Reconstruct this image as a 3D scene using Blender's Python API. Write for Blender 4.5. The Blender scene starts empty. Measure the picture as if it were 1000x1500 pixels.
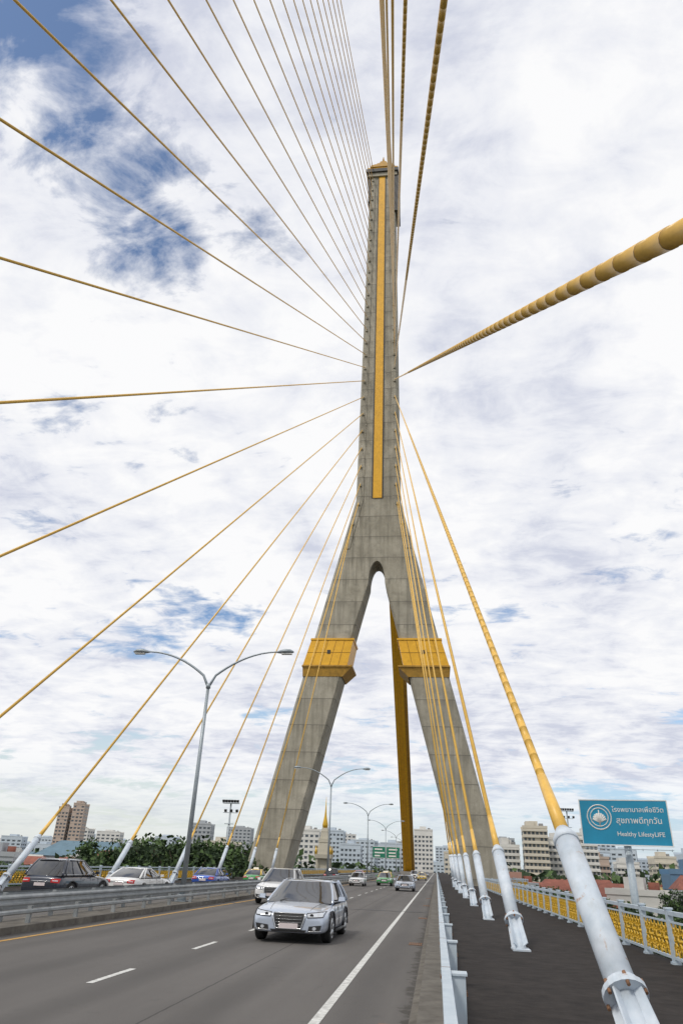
import bpy, math, random
from mathutils import Vector, Matrix
from mathutils.bvhtree import BVHTree
random.seed(7)
scn=bpy.context.scene
GZ=-9.0      # city ground level (deck is elevated)
PC=-9.05     # bridge centre line
PY=112.0     # pylon position along the bridge

# ------------------------------------------------------------------ materials
def nt(name):
    m=bpy.data.materials.new(name); m.use_nodes=True
    return m,m.node_tree.nodes,m.node_tree.links,m.node_tree.nodes['Principled BSDF']
def pm(name,col,rough=.6,metal=0.,var=.15,scale=3.,bump=0.,stretch=(1,1,1),col2=None,detail=6,spec=.5,coat=0):
    m,N,L,b=nt(name)
    tc=N.new('ShaderNodeTexCoord'); mp=N.new('ShaderNodeMapping'); mp.inputs['Scale'].default_value=stretch
    L.new(tc.outputs['Object'],mp.inputs[0])
    no=N.new('ShaderNodeTexNoise'); no.inputs['Scale'].default_value=scale; no.inputs['Detail'].default_value=detail; no.inputs['Roughness'].default_value=.65
    L.new(mp.outputs[0],no.inputs['Vector'])
    cr=N.new('ShaderNodeValToRGB'); cr.color_ramp.elements[0].position=.3; cr.color_ramp.elements[1].position=.7
    c2=col2 if col2 else tuple(min(1,c*(1+var)) for c in col)
    c1=tuple(c*(1-var) for c in col) if not col2 else col
    cr.color_ramp.elements[0].color=(*c1,1); cr.color_ramp.elements[1].color=(*c2,1)
    L.new(no.outputs['Fac'],cr.inputs[0]); L.new(cr.outputs[0],b.inputs['Base Color'])
    b.inputs['Roughness'].default_value=rough; b.inputs['Metallic'].default_value=metal
    b.inputs['Specular IOR Level'].default_value=spec
    b.inputs['Coat Weight'].default_value=coat; b.inputs['Coat Roughness'].default_value=.05
    if bump>0:
        bp=N.new('ShaderNodeBump'); bp.inputs['Strength'].default_value=bump; bp.inputs['Distance'].default_value=.05
        L.new(no.outputs['Fac'],bp.inputs['Height']); L.new(bp.outputs[0],b.inputs['Normal'])
    return m
def math_(N,L,op,a,bv=None):
    n=N.new('ShaderNodeMath'); n.operation=op
    for i,x in enumerate((a,bv)):
        if x is None: continue
        if isinstance(x,(int,float)): n.inputs[i].default_value=x
        else: L.new(x,n.inputs[i])
    return n.outputs[0]
def mixc(N,L,f,a,b,blend='MIX'):
    n=N.new('ShaderNodeMix'); n.data_type='RGBA'; n.blend_type=blend
    for s,x in ((n.inputs[0],f),(n.inputs[6],a),(n.inputs[7],b)):
        if isinstance(x,(int,float)): s.default_value=x
        elif isinstance(x,tuple): s.default_value=(*x,1) if len(x)==3 else x
        else: L.new(x,s)
    return n.outputs[2]
def noisen(N,L,vec,scale,detail=6,rough=.6,stretch=None,dist=0):
    if stretch:
        mp=N.new('ShaderNodeMapping'); mp.inputs['Scale'].default_value=stretch; L.new(vec,mp.inputs[0]); vec=mp.outputs[0]
    n=N.new('ShaderNodeTexNoise'); n.inputs['Scale'].default_value=scale; n.inputs['Detail'].default_value=detail; n.inputs['Roughness'].default_value=rough; n.inputs['Distortion'].default_value=dist
    L.new(vec,n.inputs['Vector']); return n.outputs['Fac']
def ramp(N,L,f,a,b,lo=(0,0,0),hi=(1,1,1)):
    c=N.new('ShaderNodeValToRGB'); c.color_ramp.elements[0].position=a; c.color_ramp.elements[1].position=b
    c.color_ramp.elements[0].color=(*lo,1); c.color_ramp.elements[1].color=(*hi,1); L.new(f,c.inputs[0]); return c.outputs[0]

def concrete_mat():
    m,N,L,b=nt('pylon_concrete')
    tc=N.new('ShaderNodeTexCoord'); V=tc.outputs['Object']
    big=noisen(N,L,V,.22,8,.68); streak=noisen(N,L,V,1.5,6,.65,(1,1,.05)); fine=noisen(N,L,V,6,5); blot=noisen(N,L,V,.8,8,.7)
    c=mixc(N,L,ramp(N,L,big,.38,.62),(.31,.285,.225),(.47,.435,.355))
    c=mixc(N,L,math_(N,L,'MULTIPLY',ramp(N,L,streak,.47,.68),.85),c,(.20,.185,.145))
    c=mixc(N,L,math_(N,L,'MULTIPLY',ramp(N,L,blot,.52,.68),.5),c,(.18,.165,.135))
    c=mixc(N,L,math_(N,L,'MULTIPLY',ramp(N,L,fine,.45,.75),.3),c,(.2,.185,.16))
    s=N.new('ShaderNodeSeparateXYZ'); L.new(V,s.inputs[0])
    z=math_(N,L,'FRACT',math_(N,L,'DIVIDE',math_(N,L,'ADD',s.outputs[2],40.),4.1))
    j=math_(N,L,'LESS_THAN',z,.028)
    fl=math_(N,L,'FLOOR',math_(N,L,'DIVIDE',math_(N,L,'ADD',s.outputs[2],40.),4.1))
    wn=N.new('ShaderNodeTexWhiteNoise'); wn.noise_dimensions='1D'; L.new(fl,wn.inputs['W'])
    c=mixc(N,L,math_(N,L,'MULTIPLY',wn.outputs['Value'],.35),c,(.22,.205,.17))
    ro=math_(N,L,'MULTIPLY',ramp(N,L,z,.72,1.),ramp(N,L,streak,.4,.6))
    c=mixc(N,L,math_(N,L,'MULTIPLY',ro,.45),c,(.12,.11,.09))
    c=mixc(N,L,math_(N,L,'MULTIPLY',j,.7),c,(.11,.10,.085))
    L.new(c,b.inputs['Base Color']); b.inputs['Roughness'].default_value=.85
    bp=N.new('ShaderNodeBump'); bp.inputs['Strength'].default_value=.3; L.new(fine,bp.inputs['Height']); L.new(bp.outputs[0],b.inputs['Normal'])
    return m
def asphalt_mat():
    m,N,L,b=nt('asphalt')
    tc=N.new('ShaderNodeTexCoord'); V=tc.outputs['Object']
    fine=noisen(N,L,V,60,3,.7); mid=noisen(N,L,V,.7,6,.6,(1,.12,1)); big=noisen(N,L,V,.12,4,.6,(1,.3,1)); spot=noisen(N,L,V,2.4,7,.7)
    c=mixc(N,L,ramp(N,L,mid,.35,.65),(.090,.083,.077),(.128,.119,.111))
    c=mixc(N,L,math_(N,L,'MULTIPLY',ramp(N,L,big,.45,.7),.5),c,(.068,.063,.06))
    c=mixc(N,L,math_(N,L,'MULTIPLY',ramp(N,L,spot,.58,.72),.55),c,(.05,.047,.045))
    c=mixc(N,L,math_(N,L,'MULTIPLY',ramp(N,L,fine,.4,.7),.45),c,(.17,.163,.155))
    s=N.new('ShaderNodeSeparateXYZ'); L.new(V,s.inputs[0])
    w=math_(N,L,'SINE',math_(N,L,'MULTIPLY',math_(N,L,'ADD',s.outputs[0],1.8),2*math.pi/2.17))
    c=mixc(N,L,math_(N,L,'MULTIPLY',ramp(N,L,w,.2,1.),.34),c,(.055,.052,.05))
    gk=ramp(N,L,math_(N,L,'ADD',s.outputs[0],math_(N,L,'MULTIPLY',spot,1.2)),-.5,.1)
    c=mixc(N,L,math_(N,L,'MULTIPLY',gk,.7),c,(.045,.04,.033))
    tj=math_(N,L,'LESS_THAN',math_(N,L,'ABSOLUTE',math_(N,L,'ADD',s.outputs[0],math_(N,L,'ADD',4.05,math_(N,L,'MULTIPLY',spot,.06)))),.018)
    c=mixc(N,L,math_(N,L,'MULTIPLY',tj,.7),c,(.03,.028,.027))
    L.new(c,b.inputs['Base Color']); b.inputs['Roughness'].default_value=.85; b.inputs['Specular IOR Level'].default_value=.35
    bp=N.new('ShaderNodeBump'); bp.inputs['Strength'].default_value=.25; bp.inputs['Distance'].default_value=.01; L.new(fine,bp.inputs['Height']); L.new(bp.outputs[0],b.inputs['Normal'])
    return m
M={}
M['conc']=concrete_mat(); M['asph']=asphalt_mat()
M['walk']=pm('walkway_asphalt',(.018,.0155,.0145),.95,col2=(.040,.034,.031),scale=2.5,bump=.3,detail=10,spec=.2)
M['kerb']=pm('kerb_concrete',(.075,.066,.055),.9,col2=(.18,.165,.14),scale=2.2,bump=.3,detail=9)
M['deck']=pm('deck_concrete',(.25,.24,.22),.9,var=.25,scale=.5,bump=.2)
M['wline']=pm('white_road_paint',(.34,.34,.32),.7,col2=(.78,.78,.75),scale=7,detail=10)
M['yline']=pm('yellow_road_paint',(.36,.20,.05),.7,col2=(.62,.36,.09),scale=5,detail=8)
M['gold']=pm('gold_yellow_paint',(.76,.40,.012),.45,var=.14,scale=1.2,detail=8)
M['cable']=pm('cable_sheath_gold',(.76,.46,.09),.4,var=.12,scale=4)
M['cable2']=pm('cable_sheath_joint',(.36,.20,.04),.5,var=.15,scale=4)
M['steel']=pm('pale_blue_painted_steel',(.38,.46,.53),.45,col2=(.54,.61,.67),scale=3,detail=9)
M['rust']=pm('rust_stain',(.25,.13,.07),.8,var=.4,scale=8)
M['rail']=pm('galvanised_steel',(.20,.22,.23),.5,metal=.3,col2=(.38,.40,.41),scale=2,detail=8)
M['dark']=pm('dark_metal',(.035,.035,.037),.5,var=.2)
M['orn']=pm('ornament_gold',(.62,.38,.03),.4,metal=.2,var=.25,scale=9)
M['pole']=pm('lamp_pole_grey',(.30,.34,.37),.45,metal=.3,var=.12)
M['lamp']=pm('lamp_glass',(.6,.6,.58),.2,var=.05)
M['white']=pm('white_paint',(.72,.72,.70),.6,var=.06)
def pipe_mat():
    m,N,L,b=nt('anchor_pipe_paint'); tc=N.new('ShaderNodeTexCoord'); V=tc.outputs['Object']
    a=noisen(N,L,V,2.2,8,.65); r=noisen(N,L,V,3.1,9,.7,dist=.6); dr=noisen(N,L,V,5,6,.7,(1,.3,.5))
    c=mixc(N,L,ramp(N,L,a,.35,.65),(.46,.53,.60),(.62,.67,.73))
    c=mixc(N,L,math_(N,L,'MULTIPLY',ramp(N,L,dr,.5,.7),.4),c,(.36,.38,.38))
    c=mixc(N,L,ramp(N,L,r,.61,.67),c,(.42,.26,.17))
    L.new(c,b.inputs['Base Color']); b.inputs['Roughness'].default_value=.5; return m
M['pipe']=pipe_mat()
M['glass']=pm('car_glass',(.018,.02,.024),.04,var=.1,spec=1.0,coat=.5)
M['tyre']=pm('tyre_rubber',(.018,.018,.018),.85,var=.2)
M['rim']=pm('alloy_rim',(.45,.46,.47),.3,metal=.8,var=.05)
M['plast']=pm('black_plastic',(.02,.02,.021),.6,var=.2)
M['chrome']=pm('chrome',(.6,.61,.62),.15,metal=1,var=.03)
M['head']=pm('headlamp_glass',(.60,.63,.67),.08,metal=.3,var=.1,coat=.6)
M['tail']=pm('tail_lamp_red',(.45,.01,.01),.2,var=.1)
M['plate']=pm('licence_plate',(.62,.55,.55),.5,var=.05)
M['win']=pm('window_glass_far',(.08,.095,.11),.25,var=.5,scale=.3)
M['bark']=pm('bark',(.09,.07,.05),.95,var=.3,scale=6)
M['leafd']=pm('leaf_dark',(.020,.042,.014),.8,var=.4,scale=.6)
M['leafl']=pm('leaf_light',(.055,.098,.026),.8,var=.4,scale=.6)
M['goldd']=pm('gold_paint_dark',(.40,.22,.03),.6,var=.3,scale=1.5)  # darker gold for collar undersides, ribs, finial and one stay band

# ------------------------------------------------------------------ mesh builder
class MB:
    def __init__(s): s.v=[];s.f=[];s.m=[];s.s=[]
    def add(s,vs,fs,m=0,sm=False):
        o=len(s.v); s.v+= [tuple(v) for v in vs]
        for f in fs: s.f.append([i+o for i in f]); s.m.append(m); s.s.append(sm)
    def hexa(s,p,m=0,caps=(1,1)):
        fs=[(0,1,5,4),(1,2,6,5),(2,3,7,6),(3,0,4,7)]
        if caps[0]: fs.append((3,2,1,0))
        if caps[1]: fs.append((4,5,6,7))
        s.add(p,fs,m)
    def box(s,x0,x1,y0,y1,z0,z1,m=0):
        s.hexa([(x0,y0,z0),(x1,y0,z0),(x1,y1,z0),(x0,y1,z0),(x0,y0,z1),(x1,y0,z1),(x1,y1,z1),(x0,y1,z1)],m)
    def quad(s,a,b,c,d,m=0): s.add([a,b,c,d],[(0,1,2,3)],m)
    def path(s,pts,rad,n=8,m=0,caps=True,sm=True,mats=None):
        pts=[Vector(p) for p in pts]; o=len(s.v)
        up=Vector((0,0,1))
        for i,p in enumerate(pts):
            d=(pts[min(i+1,len(pts)-1)]-pts[max(i-1,0)])
            if d.length<1e-9: d=up.copy()
            d.normalize()
            ref=up if abs(d.z)<.95 else Vector((0,1,0))
            a=d.cross(ref).normalized(); b=a.cross(d).normalized()
            r=rad[i] if isinstance(rad,(list,tuple)) else rad
            for k in range(n):
                t=2*math.pi*k/n
                s.v.append(tuple(p+a*(r*math.cos(t))+b*(r*math.sin(t))))
        for i in range(len(pts)-1):
            for k in range(n):
                k2=(k+1)%n
                s.f.append([o+i*n+k,o+i*n+k2,o+(i+1)*n+k2,o+(i+1)*n+k]); s.m.append(mats[i] if mats else m); s.s.append(sm)
        if caps:
            s.f.append([o+k for k in range(n)][::-1]); s.m.append(m); s.s.append(False)
            e=o+(len(pts)-1)*n
            s.f.append([e+k for k in range(n)]); s.m.append(m); s.s.append(False)
    def mesh(s,name,mats,recalc=True):
        me=bpy.data.meshes.new(name); me.from_pydata(s.v,[],s.f)
        for m in mats: me.materials.append(m)
        me.polygons.foreach_set('material_index',s.m); me.polygons.foreach_set('use_smooth',s.s)
        if recalc:
            import bmesh
            bm=bmesh.new(); bm.from_mesh(me); bmesh.ops.recalc_face_normals(bm,faces=bm.faces); bm.to_mesh(me); bm.free()
        me.update(); return me
    def obj(s,name,mats,parent=None,recalc=True,loc=None,rz=0):
        return mkobj(name,s.mesh(name,mats,recalc),parent,loc,rz)
def mkobj(name,me,parent=None,loc=None,rz=0):
    o=bpy.data.objects.new(name,me); scn.collection.objects.link(o)
    if parent: o.parent=parent
    if loc: o.location=loc
    o.rotation_euler=(0,0,rz)
    return o
def empty(name,loc=(0,0,0),rz=0):
    e=bpy.data.objects.new(name,None); scn.collection.objects.link(e); e.location=loc; e.rotation_euler=(0,0,rz); e.empty_display_size=.5; return e

# ------------------------------------------------------------------ ground
def ground_mat():
    m,N,L,b=nt('city_ground'); tc=N.new('ShaderNodeTexCoord'); V=tc.outputs['Object']
    a=noisen(N,L,V,.012,8,.65); c2=noisen(N,L,V,.05,6,.6)
    c=mixc(N,L,ramp(N,L,a,.42,.56),(.05,.07,.03),(.17,.16,.14))
    c=mixc(N,L,ramp(N,L,c2,.5,.7),c,(.07,.085,.04))
    L.new(c,b.inputs['Base Color']); b.inputs['Roughness'].default_value=.95; return m
g=MB(); R=7000
g.add([(R*math.cos(2*math.pi*i/64),R*math.sin(2*math.pi*i/64),GZ) for i in range(64)],[list(range(64))])
g.obj('ground',[ground_mat()],recalc=False)

# ------------------------------------------------------------------ bridge deck, road
YA,YB=-270,620
LK=-20.4
d=MB()
d.box(-24.6,5.8,YA,YB,-1.4,-.02,0)
d.box(-20,2,YA,YB,-2.6,-1.402,0)
for sx in (-1,1):
    x0=PC+sx*14.85; x1=PC+sx*21.5
    d.hexa([(x0,90,-1.3),(x1,104,-1.3),(x1,124,-1.3),(x0,138,-1.3),(x0,90,-.02),(x1,104,-.02),(x1,124,-.02),(x0,138,-.02)],0)
for y in range(-240,620,60):
    if abs(y-PY)<30: continue
    d.box(-17,-14,y,y+2.5,GZ-.5,-2.602,0); d.box(-4,-1,y,y+2.5,GZ-.5,-2.602,0)
d.obj('bridge_deck',[M['deck']])
r=MB(); r.quad((LK,YA,0),(-.32,YA,0),(-.32,YB,0),(LK,YB,0)); r.obj('road',[M['asph']],recalc=False)
mk=MB()
def line(x,w,y0,y1,m): mk.quad((x-w/2,y0,.005),(x+w/2,y0,.005),(x+w/2,y1,.005),(x-w/2,y1,.005),m)
line(-1.78,.15,YA,YB,0); line(-10.95,.15,YA,YB,1); line(-13.6,.13,YA,YB,1); line(-19.9,.13,YA,YB,0)
y=-40.0+.9
while y<400:
    line(-6.13,.13,y-6.0,y-4.0,0)
    line(-16.7,.13,y,y+2,0); y+=5.9
mk.obj('road_marking',[M['wline'],M['yline']],recalc=False)
ej=MB()
for yy in (41.5,97,128,181): ej.quad((-11.55,yy,.008),(-.5,yy,.008),(-.5,yy+.35,.008),(-11.55,yy+.35,.008),0)
ej.obj('expansion_joint',[M['dark']],recalc=False)
dg_=MB()
for yy in (11.5,24,36.5,49,61.5):
    for i in range(7): dg_.box(-.86+i*.055,-.835+i*.055,yy,yy+.55,.004,.012,0)
    dg_.box(-.88,-.48,yy-.04,yy-.001,.004,.014,0); dg_.box(-.88,-.48,yy+.551,yy+.59,.004,.014,0)
dg_.obj('drain_grate',[M['rust']])
w=MB()
w.box(.299,5.7,YA,YB,-.01,.25,0); w.box(-24.5,-20.8,YA,YB,-.01,.25,0)
for sx,xe in ((1,5.702),(-1,-24.502)):
    x0=xe; x1=PC+sx*21.3
    w.hexa([(x0,90,-.01),(x1,104,-.01),(x1,124,-.01),(x0,138,-.01),(x0,90,.25),(x1,104,.25),(x1,124,.25),(x0,138,.25)],0)
w.obj('walkway',[M['walk']])
k=MB()
k.box(-.30,.298,YA,YB,-.01,.27,0); k.box(-20.79,LK,YA,YB,-.01,.27,0)
k.hexa([(-.46,YA,0.001),(-.302,YA,0.001),(-.302,YB,.001),(-.46,YB,.001),(-.44,YA,.03),(-.302,YA,.05),(-.302,YB,.05),(-.44,YB,.03)],0)
k.obj('kerb',[M['kerb']])
md=MB(); md.box(-13.1,-11.6,YA,YB,.001,.18,0); md.obj('median_kerb',[M['kerb']])

# ------------------------------------------------------------------ guardrails
gr=MB()
gr.box(.03,.135,-40,420,.80,.96,0)
gr.box(.05,.12,-40,420,.48,.58,0)
y=9.9-4.2*11
while y<420:
    gr.box(.137,.31,y-.12,y+.12,.33,.90,0); gr.box(.10,.34,y-.16,y+.16,.272,.328,0)
    gr.box(.12,.33,y-.14,y+.14,.902,.925,0)
    for a in (-.07,.07): gr.box(.312,.328,y+a-.02,y+a+.02,.7,.74,1); gr.box(.015,.028,y+a-.015,y+a+.015,.86,.89,1)
    y+=4.2
for i in range(115):
    yy=-38+4*i; gr.box(.024,.029,yy-.12,yy+.12,.82,.94,0); gr.box(.03,.135,yy-.006,yy+.006,.961,.963,1)
gr.obj('roadside_guardrail',[M['steel'],M['rust']])
def median_rail(x,name,face):
    q=MB()
    for z in (.50,.80):
        pr=[(0,z-.15),(.05,z-.10),(.05,z-.06),(.0,z-.02),(0,z+.02),(.05,z+.06),(.05,z+.10),(0,z+.15)] if z>.6 else [(0,z-.06),(.05,z-.03),(.05,z+.03),(0,z+.06)]
        for i in range(len(pr)-1):
            (a,za),(b,zb)=pr[i],pr[i+1]
            q.quad((x+face*a,-40,za),(x+face*a,420,za),(x+face*b,420,zb),(x+face*b,-40,zb),0)
        q.box(x-face*.02-.01,x-face*.02+.01,-40,420,z-.06,z+.06,0)
    y=-38.
    while y<420:
        a=x-face*.16; q.box(a-.06,a+.06,y-.05,y+.05,.18,.93,0); q.box(min(a+face*.06,x-face*.035),max(a+face*.06,x-face*.035),y-.07,y+.07,.62,.86,0); y+=3.0
    q.obj(name,[M['rail']],recalc=False)
median_rail(-11.75,'median_guardrail',1); median_rail(-12.95,'median_guardrail',-1)

# ------------------------------------------------------------------ ornamental railing
def panel_mesh(Lp):
    p=MB()
    p.box(-.07,.07,-.07,.07,0,1.12,0); p.box(-.09,.09,-.09,.09,1.122,1.16,0); p.box(-.10,.10,-.10,.10,0,.05,0)
    p.box(-.05,.05,.072,Lp-.072,1.0,1.09,0); p.box(-.035,.035,.072,Lp-.072,.10,.16,0); p.box(-.025,.025,.072,Lp-.072,.84,.88,0)
    n=7; st=(Lp-.14)/n
    for i in range(n):
        yc=.07+st*(i+.5)
        for zc,rr in ((.34,.135),(.64,.135)):
            pts=[]
            for k in range(15):
                t=-.5*math.pi+k*2*math.pi*1.35/14; rad=rr*(1-.05*k)
                s_=1 if (i%2==0)==(zc<.5) else -1
                pts.append((0,yc+s_*rad*math.cos(t),zc+rad*math.sin(t)))
            p.path(pts,.024,4,1,sm=False)
        p.path([(0,yc-st/2,.16),(0,yc,.49),(0,yc-st/2,.84)],.018,4,1,sm=False)
        p.path([(0,yc+st/2,.16),(0,yc,.49),(0,yc+st/2,.84)],.018,4,1,sm=False)
        p.path([(0,yc,.41),(.03,yc,.49),(0,yc,.57)],[.01,.07,.01],6,1,sm=False)
    return p.mesh('railing_panel',[M['steel'],M['orn']])
LP=2.4; pmesh=panel_mesh(LP)
for sx,xr in ((1,5.5),(-1,-24.3)):
    root=empty('ornamental_railing')
    xo=PC+sx*20.9
    poly=[(xr,-60),(xr,90),(xo,104.5),(xo,123.5),(xr,138),(xr,300)]
    c=0
    for (xa,ya),(xb,yb) in zip(poly,poly[1:]):
        dv=Vector((xb-xa,yb-ya)); n=max(1,round(dv.length/LP))
        for i in range(n):
            px=xa+dv.x*i/n; py=ya+dv.y*i/n
            o=mkobj('panel_%d'%c,pmesh,root,(px,py,.25),0); c+=1
            o.rotation_euler=(0,0,math.atan2(-dv.x,dv.y)); o.scale=(1,dv.length/n/LP,1)

# ------------------------------------------------------------------ pylon
def lin(z,a,b,va,vb): return va+(vb-va)*(z-a)/(b-a)
def ox(z): return 18.7-.2365*z if z<=62 else lin(z,62,152,4.037,3.0)
def ix(z):
    if z<45.5: return 12.75-.249*z
    if z<49.6: return 1.42*math.sqrt(max(0,1-((z-45.5)/4.1)**2))
    return 0
def dp(z): return lin(z,-9,62,3.2,2.2) if z<62 else lin(z,62,152,2.2,2.1)
p=MB()
zs=[GZ,0,14,28,38,45.5,46.6,47.5,48.2,48.8,49.2,49.45,49.6]
ch=.35
for sx in (-1,1):
    def ring(z):
        o,i,dd=ox(z),ix(z),dp(z)
        c=min(ch,(o-i)*.2); ci=c if z<45.5 else .05
        P=[(i+ci,-dd),(o-c,-dd),(o,-dd+c),(o,dd-c),(o-c,dd),(i+ci,dd),(i,dd-ci),(i,-dd+ci)]
        return [(PC+sx*x,PY+y,z) for x,y in P]
    for a,b in zip(zs,zs[1:]):
        A,B=ring(a),ring(b)
        p.add(A+B,[(j,(j+1)%8,8+(j+1)%8,8+j) for j in range(8)],0)
def ring2(z):
    o,dd=ox(z),dp(z); c=ch
    P=[(-o+c,-dd),(o-c,-dd),(o,-dd+c),(o,dd-c),(o-c,dd),(-o+c,dd),(-o,dd-c),(-o,-dd+c)]
    return [(PC+x,PY+y,z) for x,y in P]
z2=[49.6,62,90,120,152]
for a,b in zip(z2,z2[1:]):
    A,B=ring2(a),ring2(b); p.add(A+B,[(j,(j+1)%8,8+(j+1)%8,8+j) for j in range(8)],0)
def band(z0,z1,out,m):
    A=[]
    for z in (z0,z1):
        o=ox(z)+out; dd=dp(z)+out
        A+=[(PC-o,PY-dd,z),(PC+o,PY-dd,z),(PC+o,PY+dd,z),(PC-o,PY+dd,z)]
    p.hexa(A,m)
for s in (-1,1):
    for a,b in zip([62.2,90,120],[90,120,151.3]):
        A=[]
        for z in (a,b):
            y0=PY+s*(dp(z)-.05); y1=PY+s*(dp(z)+.16); hw=lin(z,62,152,.82,.72)
            A+=[(PC-hw-.1,y0,z),(PC+hw-.1,y0,z),(PC+hw-.1,y1,z),(PC-hw-.1,y1,z)]
        p.hexa(A,1,(a<63,b>150))
        for e,ww,ou in ((-1,.1,.10),(1,.1,.10)):
            A=[]
            for z in (a,b):
                y0=PY+s*(dp(z)-.05); y1=PY+s*(dp(z)+ou); hw=lin(z,62,152,.82,.72); xx=PC-.1+e*(hw+.14)
                A+=[(xx-ww,y0,z),(xx+ww,y0,z),(xx+ww,y1,z),(xx-ww,y1,z)]
            p.hexa(A,2,(a<63,b>150))
for e in (-1,1):
    for a,b in zip([52,62,90,120],[62,90,120,151.3]):
        A=[]
        for z in (a,b):
            y1=PY-dp(z)-.12; y0=PY-dp(z)+.05; xo=PC+e*(ox(z)-.45); xi=PC+e*(ox(z)-1.35) if z>=62 else PC+e*(ox(z)-1.5)
            A+=[(xi,y0,z),(xo,y0,z),(xo,y1,z),(xi,y1,z)]
        p.hexa(A,0,(a<53,b>150))
band(151.4,152.6,.5,0); band(152.602,153.7,.9,2); band(153.702,154.3,.7,1)
p.box(PC+2.9,PC+4.1,PY-2.4,PY+2.4,139,151.398,2); p.box(PC-3.4,PC-2.9,PY-2.2,PY+2.4,143,151.398,2)
for z0,z1,h0,h1 in ((154.302,155.5,3.0,2.7),(155.502,156.5,2.4,2.1),(156.502,157.8,1.8,1.4),(157.802,159.4,1.1,.7),(159.402,162,.4,.05)):
    p.hexa([(PC-h0,PY-h0,z0),(PC+h0,PY-h0,z0),(PC+h0,PY+h0,z0),(PC-h0,PY+h0,z0),(PC-h1,PY-h1,z1),(PC+h1,PY-h1,z1),(PC+h1,PY+h1,z1),(PC-h1,PY+h1,z1)],3)
for sx in (-1,1):
    def sec(z,eo,ei,ed):
        o,i,dd=ox(z)+eo,ix(z)-ei,dp(z)+ed
        return [(PC+sx*i,PY-dd,z),(PC+sx*o,PY-dd,z),(PC+sx*o,PY+dd,z),(PC+sx*i,PY+dd,z)]
    p.hexa(sec(31.0,.45,.5,.45)+sec(35.2,.3,.3,.3),1)
    p.hexa(sec(29.2,.02,.15,.06)+sec(30.70,.42,1.3,.38),3,(0,1))
    p.hexa(sec(35.22,.42,.42,.42)+sec(35.5,.42,.42,.42),1)
    p.hexa(sec(30.72,.55,1.35,.55)+sec(30.98,.55,1.35,.55),3)
    for s in (-1,1):
        for q in range(1,5):
            f=q/5
            x0=PC+sx*(ix(31.)-.5+f*(ox(31.)-ix(31.)+.95)); x1=PC+sx*(ix(35.2)-.3+f*(ox(35.2)-ix(35.2)+.6))
            p.path([(x0,PY+s*(dp(31)+.45),31.02),(x1,PY+s*(dp(35)+.3),35.2)],.05,4,3,sm=False)
        zz=33.1
        p.path([(PC+sx*(ix(zz)-.4),PY+s*(dp(zz)+.375),zz),(PC+sx*(ox(zz)+.37),PY+s*(dp(zz)+.375),zz)],.05,4,3,sm=False)
        xm=PC+sx*(ix(33.2)+ox(33.2))/2
        p.box(xm-.28,xm+.28,min(PY+s*(dp(33)+.3),PY+s*(dp(33)+.46)),max(PY+s*(dp(33)+.3),PY+s*(dp(33)+.46)),32.9,33.5,2)
ZT=lambda kk: 85.2-4.0*kk if kk>=-1 else 89.2+(-1-kk)*3.4
for kk in range(7,-21,-1):
    z=ZT(kk)
    for sx in (-1,1):
        x=PC+sx*(ox(z)-.7); y=PY-dp(z)-.1
        p.hexa([(x-.25,y-.25,z-.5),(x+.25,y-.25,z-.5),(x+.25,y+.1,z-.5),(x-.25,y+.1,z-.5),(x-.2,y-.05,z+.5),(x+.2,y-.05,z+.5),(x+.2,y+.1,z+.5),(x-.2,y+.1,z+.5)],0)
p.obj('bridge_pylon',[M['conc'],M['gold'],M['dark'],M['goldd']])

# ------------------------------------------------------------------ stay cables with anchor pipes
for sx,XP,Y0,DY in ((1,2.1,8.8,12.4),(-1,-21.0,10.5,12.3)):
    for kk in range(7,-21,-1):
        z=ZT(kk); yb=Y0+DY*kk
        B=Vector((XP,yb,.25)); T=Vector((PC+sx*(ox(z)-.7),PY-dp(z)-.2,z))
        D=(T-B); Ln=D.length; D.normalize()
        c=MB(); near = (sx==1 and -3<=kk<=0)
        r0=.074
        if near:
            pts=[];rad=[];mt=[]; t=3.3; am=1. if kk==-1 else .25
            while t<min(60,Ln-5):
                pts+= [B+D*t,B+D*(t+.02),B+D*(t+.46)]; rad+=[r0*(1+.05*am),r0*(1+.05*am),r0*(1-.02*am)]; mt+=[1 if kk==-1 else 0,0,0]; t+=.46
            pts+=[T]; rad+=[r0]; mt+=[0]
            c.path(pts,rad,14,0,mats=mt)
        else:
            c.path([B+D*2.5,T],r0,8,0)
        t1=.9; t2=3.1
        c.path([B-D*.25,B+D*t1],.12,16,2)
        c.path([B+D*t1,B+D*(t1+.07)],.25,20,2,sm=False)
        c.path([B+D*(t1+.07),B+D*(t1+.14)],.205,20,2,sm=False)
        c.path([B+D*(t1+.14),B+D*(t2+.25)],.172,20,2)
        c.path([B+D*(t2+.25),B+D*(t2+.35),B+D*(t2+.55)],[.185,.185,.10],16,2)
        c.path([B+D*(t2+.5),B+D*(t2+1.9)],[.105,.08],14,0)
        side=D.cross(Vector((1,0,0))).normalized(); lat=D.cross(side).normalized()
        for a in range(4):
            th=a*math.pi/2+math.pi/4; e=(side*math.cos(th)+lat*math.sin(th)); f=(-side*math.sin(th)+lat*math.cos(th))*.012
            q=[B+D*.05+e*.10-f,B+D*.05+e*.10+f,B+D*.05+e*.26+f,B+D*.05+e*.26-f,B+D*t1+e*.10-f,B+D*t1+e*.10+f,B+D*t1+e*.22+f,B+D*t1+e*.22-f]
            c.hexa(q,2)
        for a in range(6):
            th=a*math.pi/3; e=(side*math.cos(th)+lat*math.sin(th))*.225
            c.path([B+D*(t1-.05)+e,B+D*(t1+.12)+e],.022,6,3)
        c.box(B.x-.22,B.x+.22,B.y-.32,B.y+.32,.252,.29,2)
        c.obj('stay_cable',[M['cable'],M['cable2'],M['pipe'],M['rust']])
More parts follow.
